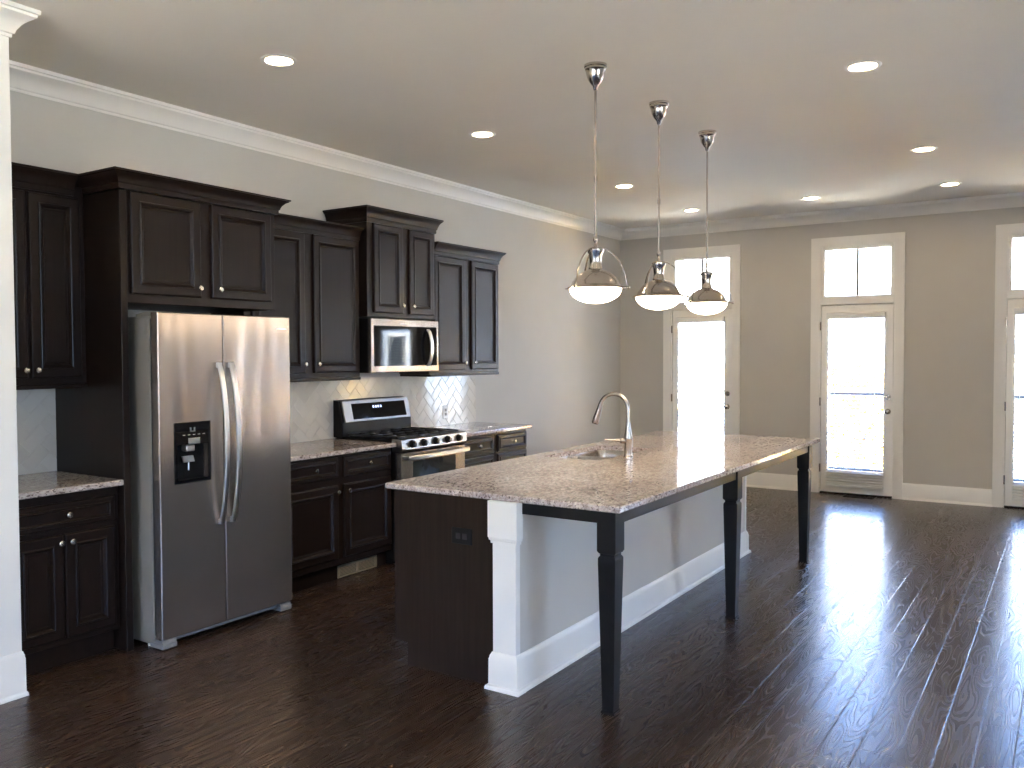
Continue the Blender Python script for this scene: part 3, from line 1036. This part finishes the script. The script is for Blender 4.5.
# base grille and feet covers
q = B()
q.box(0.735, 0.775, 2.88, 3.64, 0.028, 0.055, 0.002)
for k in range(28):
    y = 2.90 + k * 0.0262
    q.box(0.735, 0.770, y, y + 0.016, 0.055, 0.068)
q.build('base_grille', M['grey'], fr)
for y0, y1 in ((2.803, 2.895), (3.628, 3.719)):
    q = B()
    q.box(0.70, 0.812, y0, y1, 0.006, 0.034, 0.004)
    q.prism([(0.72, 0.034), (0.808, 0.034), (0.800, 0.052), (0.73, 0.052)], 'y', y0 + 0.004, y1 - 0.004)
    q.build('foot_cover', M['grey'], fr)
for y in (2.84, 3.68):
    B().lathe([(0.018, 0.0), (0.02, 0.006), (0.012, 0.022)], (0.66, y, 0.0), 16).build('foot', M['white'], fr)
for y0, y1 in ((2.806, 2.89), (3.632, 3.716)):
    q = B()
    q.prism([(0.62, 1.772), (0.62, 1.785), (0.70, 1.797), (0.78, 1.797), (0.78, 1.790), (0.735, 1.772)], 'y', y0, y1)
    q.build('hinge_cover', M['case'], fr)

# ---------------------------------------------------------------- microwave
mw = thing('microwave', 'stainless over the range microwave with curved handle', 'microwave', (0.22, 5.315, 1.43))
Y0, Y1, Z0, Z1 = 4.903, 5.735, 1.428, 1.840
B().box(0.002, 0.395, Y0, Y1, Z0, Z1 - 0.0005, 0.003).build('case', M['black'], mw)
bb = B()
bb.holed(lambda u, v, d: (0.43 + d, u, v), (Y0, Y1, Z0, Z1), (4.930, 5.708, Z0 + 0.048, Z1 - 0.055), 0.006, -0.034, 0.0, 0.005, 3)
md = bb.build('door', M['steel'], mw)
B().box(0.398, 0.426, 4.922, 5.716, Z0 + 0.04, Z1 - 0.047).build('window', M['blackglass'], md)
pts = []
for k in range(17):
    t = k / 16
    pts.append((0.43 + 0.004 + 0.042 * (1 - (2 * t - 1) ** 2) ** 0.7, 5.585, 1.475 + t * 0.29))
B().strap(pts, 0.036, 0.014, (0, 1, 0)).build('door_handle', M['handle'], md)
B().box(0.431, 0.4318, 5.24, 5.31, 1.797, 1.806).build('badge', M['grey'], md)
q = B()
for k in range(22):
    y = 5.05 + k * 0.025
    q.box(0.06, 0.32, y, y + 0.012, Z0 - 0.004, Z0 + 0.001)
q.build('vent_grille', M['blackmatte'], mw)

# ---------------------------------------------------------------- range
rn = thing('gas_range', 'stainless gas range with black glass backguard and oven door', 'range', (0.35, 5.34, 0))
Y0, Y1 = 4.932, 5.747
B().box(0.02, 0.63, Y0, Y1, 0.03, 0.905, 0.003).build('body', M['black'], rn)
B().box(0.03, 0.655, Y0, Y1, 0.9055, 0.925, 0.005, 2).build('cooktop', M['black'], rn)
# backguard: black base, tilted steel frame with black glass
bb = B()
bb.prism([(0.018, 0.925), (0.110, 0.925), (0.110, 1.035), (0.070, 1.205), (0.018, 1.212)], 'y', Y0 - 0.012, Y1 + 0.012)
bg = bb.build('backguard', M['black'], rn)


def bgmap(u, v, d):
    # along the tilted face from z 1.04 (v=0) to 1.205 (v=.165)
    x = 0.110 - 0.040 * (v / 0.165)
    return (x + 0.012 + d, u, 1.04 + v)


bb = B()
bb.holed(bgmap, (Y0 + 0.01, Y1 - 0.01, 0.0, 0.166), (5.035, 5.690, 0.018, 0.140), 0.004, -0.012, 0.006, 0.003, 3)
bb.build('control_frame', M['steelplain'], bg)
bb = B()
bb.panel(bgmap, 5.030, 5.695, 0.014, 0.145, [(0.0, 0.001), (0.001, 0.002)], -0.010)
bb.build('control_glass', M['blackglass'], bg)
q = B()
for k in range(4):
    q.panel(bgmap, 5.285 + k * 0.03, 5.303 + k * 0.03, 0.098, 0.116, [(0.0, 0.0026)], 0.0021)
q.build('clock_display', M['led'], bg)
# control panel with knobs
bb = B()
bb.prism([(0.60, 0.842), (0.668, 0.842), (0.700, 0.862), (0.690, 0.932), (0.680, 0.938), (0.60, 0.938)], 'y', Y0 - 0.004, Y1 + 0.004)
cp = bb.build('control_panel', M['steelplain'], rn)
for y in (5.045, 5.185, 5.335, 5.485, 5.635):
    k = B()
    k.lathe([(0.029, 0.0), (0.029, 0.006), (0.024, 0.010), (0.0225, 0.030), (0.019, 0.034)], (0.693, y, 0.897), 24, 'x')
    ko = k.build('knob', M['black'], cp)
    B().box(0.7225, 0.733, y - 0.006, y + 0.006, 0.879, 0.915, 0.003).build('knob_grip', M['knob'], ko)
# oven door
bb = B()
bb.holed(lambda u, v, d: (0.685 + d, u, v), (Y0 + 0.003, Y1 - 0.003, 0.30, 0.832), (5.070, 5.615, 0.42, 0.765), 0.01, -0.05, 0.0, 0.004, 3)
od = bb.build('oven_door', M['steel'], rn)
B().box(0.64, 0.680, 5.06, 5.625, 0.41, 0.775).build('oven_window', M['ovenglass'], od)
h = B()
h.strap([(0.735 + 0.008 * math.sin(math.pi * k / 12), Y0 + 0.02 + (Y1 - Y0 - 0.04) * k / 12, 0.800) for k in range(13)], 0.030, 0.020, (0, 0, 1))
for y in (Y0 + 0.03, Y1 - 0.03):
    h.box(0.684, 0.738, y - 0.012, y + 0.012, 0.788, 0.812, 0.003)
h.build('door_handle', M['handle'], od)
dr = B()
dr.panel(lambda u, v, d: (0.680 + d, u, v), Y0 + 0.003, Y1 - 0.003, 0.095, 0.290, [(0.0, -0.004), (0.004, 0.0)], -0.04)
dr.build('storage_drawer', M['steel'], rn)
B().box(0.05, 0.58, Y0 + 0.01, Y1 - 0.01, 0.0, 0.03).build('toe_base', M['blackmatte'], rn)
# grates and burners
for k, (y0, y1) in enumerate(((4.955, 5.205), (5.212, 5.466), (5.473, 5.725))):
    q = B()
    x0, x1 = 0.13, 0.635
    for (a, c, e_, f_) in ((x0, x1, y0, y0 + 0.014), (x0, x1, y1 - 0.014, y1), (x0, x0 + 0.014, y0, y1), (x1 - 0.014, x1, y0, y1), ((x0 + x1) / 2 - 0.007, (x0 + x1) / 2 + 0.007, y0, y1), (x0, x1, (y0 + y1) / 2 - 0.006, (y0 + y1) / 2 + 0.006)):
        q.box(a, c, e_, f_, 0.938, 0.954, 0.002)
    for xx in (x0 + 0.115, x1 - 0.115):
        q.box(xx - 0.006, xx + 0.006, y0 + 0.01, y1 - 0.01, 0.938, 0.953)
    for xx in (x0 + 0.007, x1 - 0.007):
        for yy in (y0 + 0.007, y1 - 0.007):
            q.box(xx - 0.007, xx + 0.007, yy - 0.007, yy + 0.007, 0.9245, 0.94)
    q.build('grate', M['castiron'], rn)
    for xx in ((0.25, 0.51) if k != 1 else (0.38,)):
        u = B()
        u.lathe([(0.05, 0.0), (0.05, 0.006), (0.036, 0.007), (0.034, 0.012)], (xx, (y0 + y1) / 2, 0.9248), 20)
        u.build('burner', M['blackmatte'], rn)

# ---------------------------------------------------------------- island
isl = thing('kitchen_island', 'long island with dark end panel, white post and black legs', 'island', (2.4, 5.1, 0))
IY0, IY1 = 3.37, 6.74
# dark cabinet block with toe notch on the kitchen side
bb = B()
bb.prism([(1.932, 0.115), (2.012, 0.115), (2.012, 0.0), (2.56, 0.0), (2.56, 0.883), (1.932, 0.883)], 'y', IY0, IY0 + 0.02)
bb.build('end_panel', M['endpanel'], isl)
bb = B()
bb.prism([(1.932, 0.115), (2.012, 0.115), (2.012, 0.0), (2.56, 0.0), (2.56, 0.883), (1.932, 0.883)], 'y', IY1 - 0.02, IY1)
bb.build('end_panel', M['endpanel'], isl)
bb = B()
bb.box(2.02, 2.06, IY0 + 0.02, IY1 - 0.02, 0.0, 0.115)
bb.box(1.952, 2.56, IY0 + 0.02, IY1 - 0.02, 0.115, 0.66)
bb.box(1.952, 1.972, IY0 + 0.02, IY1 - 0.02, 0.66, 0.883)
bb.build('cabinet_body', M['cab'], isl)
ys = [IY0 + 0.03 + k * (IY1 - IY0 - 0.06) / 6 for k in range(7)]
for k in range(6):
    a, c = ys[k] + 0.012, ys[k + 1] - 0.012
    for nm, z0, z1, rg_ in (('door', 0.15, 0.66, DOOR_R), ('drawer', 0.69, 0.85, DRAW_R)):
        p = B()
        p.panel(lambda u, v, d: (1.931 - d, u, v), a, c, z0, z1, rg_)
        o = p.build(nm, M['cab'], isl, smooth=False)
        kn = B()
        kz = 0.62 if nm == 'door' else 0.77
        ky = ((c - 0.03) if k % 2 == 0 else (a + 0.03)) if nm == 'door' else (a + c) / 2
        kn.lathe([(0.008, 0.004), (0.006, -0.013), (0.0155, -0.023), (0.0155, -0.027), (0.004, -0.032)], (1.931, ky, kz), 16, 'x')
        kn.build('knob', M['knob'], o)
# painted seating side wall
B().box(2.56, 2.662, IY0 + 0.021, IY1 - 0.021, 0.0, 0.883).build('back_panel', M['islandwall'], isl, label='pale grey painted seating side')
for ya, yb, s in ((3.352, IY0 + 0.022, 1), (IY1 - 0.022, IY1 + 0.018, -1)):
    q = B()
    q.box(2.540, 2.667, ya, yb, 0.0, 0.884, 0.002)
    PC = [(0.0, 0.684), (0.006, 0.686), (0.007, 0.698), (0.012, 0.702), (0.014, 0.712), (0.016, 0.714), (0.016, 0.8835), (0.0, 0.8835)]
    BS = [(0.0, 0.0), (0.030, 0.0), (0.030, 0.010), (0.026, 0.018), (0.016, 0.022), (0.015, 0.142), (0.012, 0.150), (0.011, 0.158), (0.006, 0.166), (0.004, 0.172), (0.0, 0.174)]
    if s > 0:
        path = [(2.540, IY0 - 0.0), (2.540, ya), (2.667, ya), (2.667, yb)]
    else:
        path = [(2.667, ya), (2.667, yb), (2.540, yb), (2.540, IY1)]
    q.sweep(path, PC, 1)
    q.sweep(path, BS, 1)
    q.build('post', M['trim'], isl, label='white pilaster with cap and plinth')
q = B()
q.sweep([(2.665, IY0 + 0.022), (2.665, IY1 - 0.022)], BS, 1)
q.build('skirting', M['trim'], isl)
# apron and legs
AZ = 0.828
q = B()
q.box(2.68, 3.085, 3.385, 3.415, AZ, 0.884, 0.002)
q.box(3.128, 3.156, 3.44, 6.66, AZ, 0.884, 0.002)
q.box(2.68, 3.085, 6.685, 6.712, AZ, 0.884, 0.002)
q.build('apron', M['black'], isl)


def sq(h, z, cx, cy):
    return [(cx - h, cy - h, z), (cx + h, cy - h, z), (cx + h, cy + h, z), (cx - h, cy + h, z)]


for cy in (3.402, 5.032, 6.688):
    lx = 3.122
    q = B()
    q.loft([sq(h, z, lx, cy) for h, z in ((0.031, 0.0), (0.031, 0.012), (0.0275, 0.014), (0.0275, 0.03), (0.041, 0.655), (0.041, 0.680), (0.038, 0.687), (0.034, 0.691), (0.034, 0.700), (0.039, 0.704), (0.044, 0.712), (0.044, 0.884))])
    q.build('leg', M['black'], isl)
outlet('island_outlet', 'dark brown double outlet plate on the end panel of the island', lambda u, v, d: (2.353 + u, 3.3698 - d, 0.692 + v), 0.118, 0.078, M['blackmatte'], 1)

# island worktop with sink cut out
SX0, SX1, SY0, SY1 = 1.990, 2.395, 4.75, 5.55
tag(B().holed(lambda u, v, d: (u, v, 0.915 + d), (1.888, 3.190, 3.352, 6.868), (SX0, SX1, SY0, SY1), 0.05, -0.030, 0.0, 0.005, 8).build('island_worktop', M['granite'], smooth=False), 'large speckled granite slab on top of the island', 'worktop')


def rrect(x0, x1, y0, y1, r, z, n=6):
    out = []
    for cx, cy, st in ((x1 - r, y1 - r, 0), (x0 + r, y1 - r, 90), (x0 + r, y0 + r, 180), (x1 - r, y0 + r, 270)):
        for k in range(n + 1):
            a = R(st + 90 * k / n)
            out.append((cx + r * math.cos(a), cy + r * math.sin(a), z))
    return out


sk = thing('kitchen_sink', 'undermount double bowl steel sink in the island worktop', 'sink', ((SX0 + SX1) / 2, (SY0 + SY1) / 2, 0.70))
ym = (SY0 + SY1) / 2
for y0, y1 in ((SY0 - 0.004, ym - 0.010), (ym + 0.010, SY1 + 0.004)):
    x0, x1 = SX0 - 0.004, SX1 + 0.004
    q = B()
    rs = [rrect(x0 - 0.012, x1 + 0.012, y0 - 0.010, y1 + 0.010, 0.06, 0.8835), rrect(x0, x1, y0, y1, 0.055, 0.8835), rrect(x0 + 0.006, x1 - 0.006, y0 + 0.006, y1 - 0.006, 0.055, 0.86), rrect(x0 + 0.014, x1 - 0.014, y0 + 0.014, y1 - 0.014, 0.06, 0.72),
          rrect(x0 + 0.03, x1 - 0.03, y0 + 0.03, y1 - 0.03, 0.06, 0.700), rrect(x0 + 0.15, x1 - 0.15, y0 + 0.13, y1 - 0.13, 0.04, 0.694)]
    q.loft(rs, False, True)
    o = q.build('bowl', M['chrome'], sk)
    B().lathe([(0.045, 0.0), (0.045, 0.003), (0.036, 0.004), (0.03, 0.001)], ((x0 + x1) / 2, (y0 + y1) / 2, 0.695), 24).build('drain', M['chrome'], o)

# faucet
fx, fy = 2.468, 5.0
fa = thing('kitchen_faucet', 'brushed nickel gooseneck faucet beside the island sink', 'faucet', (fx, fy, 0.915))
q = B()
q.lathe([(0.029, 0.0), (0.029, 0.006), (0.0245, 0.012), (0.0235, 0.100), (0.027, 0.108), (0.028, 0.122), (0.022, 0.150), (0.0155, 0.200), (0.0145, 0.22)], (fx, fy, 0.915), 28)
q.build('base_column', M['nickel'], fa)
pts, rads = [], []
RA = 0.098
zc = 1.212
for z in (1.12, 1.17, 1.20):
    pts.append((fx, fy, z))
for k in range(0, 19):
    a = R(k * 9.0)
    pts.append((fx - RA + RA * math.cos(a), fy, zc + RA * math.sin(a)))
n = len(pts)
B().tube(pts, 0.0125, 16).build('spout', M['nickel'], fa)
a = R(18 * 9.0)
px, pz = fx - RA + RA * math.cos(a), zc + RA * math.sin(a)
tx, tz = -math.sin(a), math.cos(a)
tl = math.hypot(tx, tz)
tx, tz = tx / tl, tz / tl
hp = [(px + tx * t, fy, pz + tz * t) for t in (-0.01, 0.02, 0.06, 0.10, 0.125, 0.132)]
B().tube(hp, [0.0135, 0.0145, 0.018, 0.022, 0.023, 0.019], 18).build('spray_head', M['nickel'], fa)
q = B()
hx, hy, hz = fx, fy, 1.018
dirv = Vector((-0.80, -0.60, 0.0)).normalized()
p0 = Vector((hx, hy, hz))
q.tube([p0 + dirv * 0.015, p0 + dirv * 0.045, p0 + dirv * 0.050], [0.0165, 0.0165, 0.010], 16)
q.tube([p0 + dirv * 0.045, p0 + dirv * 0.085 + Vector((0, 0, 0.004)), p0 + dirv * 0.150 + Vector((0, 0, 0.008))], [0.008, 0.006, 0.0045], 10)
q.build('lever_handle', M['nickel'], fa)


# ---------------------------------------------------------------- pendants
def pendant(loc, rot, label):
    o = thing('pendant_light', label, 'pendant light', (0, 0, 0), 'pendant lights over the island')
    # z measured down from the ceiling
    B().lathe([(0.062, 0.0), (0.062, -0.012), (0.058, -0.016), (0.058, -0.026), (0.053, -0.032), (0.050, -0.05), (0.042, -0.075), (0.030, -0.095), (0.016, -0.112), (0.013, -0.128), (0.008, -0.135)], (0, 0, 0), 32).build('canopy', M['chrome'], o)
    q = B()
    q.lathe([(0.0065, -0.13), (0.0065, -0.60)], (0, 0, 0), 12)
    q.lathe([(0.0095, -0.595), (0.0095, -0.625)], (0, 0, 0), 12)
    q.lathe([(0.0065, -0.62), (0.0065, -0.93)], (0, 0, 0), 12)
    q.lathe([(0.007, -0.92), (0.012, -0.93), (0.012, -0.945), (0.007, -0.955), (0.007, -0.965), (0.010, -0.97), (0.010, -0.985)], (0, 0, 0), 14)
    q.build('rod', M['nickel'], o)
    # neck and dome
    q = B()
    q.lathe([(0.010, -0.985), (0.040, -0.988), (0.044, -0.995), (0.043, -1.008), (0.035, -1.022), (0.031, -1.06), (0.033, -1.085), (0.037, -1.092), (0.037, -1.100), (0.044, -1.104),
             (0.080, -1.118), (0.108, -1.142), (0.126, -1.168), (0.133, -1.186), (0.138, -1.190), (0.165, -1.202), (0.168, -1.206), (0.164, -1.208), (0.142, -1.207), (0.130, -1.190)], (0, 0, 0), 48, cap0=True, cap1=False)
    q.build('dome', M['chrome'], o)
    prof = [(0.136, -1.196), (0.141, -1.207)]
    for k in range(1, 9):
        t = R(90 * k / 9)
        prof.append((0.141 * math.cos(t), -1.207 - 0.080 * math.sin(t)))
    prof.append((0.004, -1.2875))
    B().lathe(prof, (0, 0, 0), 40).build('glass_bowl', M['bowl'], o, label='glowing white opal glass bowl')
    for k in range(3):
        an = rot + k * 2 * math.pi / 3
        ex, ey = math.cos(an), math.sin(an)
        q = B()
        pts = []
        for j in range(15):
            t = R(90 * j / 14)
            rr_, zz = 0.168 * math.sin(t), -1.204 + 0.222 * math.cos(t)
            if j == 0:
                rr_ = 0.006
            pts.append((ex * rr_, ey * rr_, zz))
        q.strap(pts, 0.010, 0.004, (-ey, ex, 0))
        q.tube([(ex * 0.155, ey * 0.155, -1.200), (ex * 0.182, ey * 0.182, -1.204)], 0.0045, 8)
        q.tube([(ex * 0.172, ey * 0.172, -1.2035), (ex * 0.186, ey * 0.186, -1.2045)], [0.009, 0.008], 10)
        q.build('yoke_arm', M['nickel'], o)
    o.location = loc
    return o


pl = []
pendant((2.608, 4.275, CZ), R(20), 'nearest nickel dome pendant with lit bowl over the island')
pendant((2.611, 5.139, CZ), R(26), 'middle nickel dome pendant with lit bowl over the island')
pendant((2.612, 6.000, CZ), R(14), 'farthest nickel dome pendant, in front of the left transom')


# ---------------------------------------------------------------- recessed lights
def can(loc, label):
    o = thing('recessed_light', label, 'ceiling light', (0, 0, 0), 'recessed ceiling lights')
    B().lathe([(0.095, 0.0), (0.095, -0.003), (0.090, -0.006), (0.074, -0.007), (0.068, -0.002), (0.068, 0.0)], (0, 0, 0), 36).build('trim_ring', M['white'], o)
    B().lathe([(0.067, -0.001), (0.062, -0.005), (0.040, -0.008), (0.003, -0.009)], (0, 0, 0), 32, cap0=False).build('lens', M['lens'], o)
    o.location = loc
    return o


cans = [(6.33, 3.1, 'recessed ceiling light right of the picture, third row from the far wall'), (6.33, 5.12, 'recessed ceiling light right of the picture, over the open floor'), (6.33, 7.46, 'recessed ceiling light right of the picture, second row from the far wall'), (6.33, 9.14, 'recessed ceiling light right of the picture, beside the far wall'), (6.33, 0.9, 'recessed ceiling light behind and right of the camera'),
        (1.265, 3.245, 'recessed ceiling light above the refrigerator, large at upper left'), (1.280, 5.140, 'recessed ceiling light left of the nearest pendant, above the range'),
        (1.285, 7.474, 'small recessed ceiling light between the first and second pendant rods'), (1.300, 9.150, 'small recessed ceiling light between the second and third pendant rods'),
        (3.800, 5.120, 'large recessed ceiling light right of the pendants, at upper right'), (3.801, 7.460, 'recessed ceiling light above the gap between the two right doors'),
        (3.803, 9.142, 'recessed ceiling light nearest the far wall on the right side'), (2.561, 9.144, 'small recessed ceiling light in front of the middle transom'),
        (3.80, 3.10, 'recessed ceiling light outside the picture over the aisle'), (1.75, 0.9, 'recessed ceiling light behind the left picture edge'), (3.80, 0.9, 'recessed ceiling light overhead behind the camera'),
        (1.75, -1.4, 'recessed ceiling light by the back wall on the left'), (3.80, -1.4, 'recessed ceiling light by the back wall on the right')]
first = can((cans[0][0], cans[0][1], CZ), cans[0][2])
for x, y, l in cans[1:]:
    dup(first, (x, y, CZ), l)

# floor register before the middle door
rg = thing('floor_register', 'dark floor register in front of the middle door', 'vent', (2.87, 10.02, 0))
g = B()
g.box(2.72, 3.02, 9.965, 9.975, 0.0, 0.005)
g.box(2.72, 3.02, 10.065, 10.075, 0.0, 0.005)
g.box(2.72, 2.73, 9.975, 10.065, 0.0, 0.005)
g.box(3.01, 3.02, 9.975, 10.065, 0.0, 0.005)
g.build('frame', M['blackmatte'], rg)
g = B()
for k in range(12):
    x = 2.735 + k * 0.0232
    g.box(x, x + 0.012, 9.975, 10.065, 0.0, 0.004)
g.build('louvres', M['blackmatte'], rg)
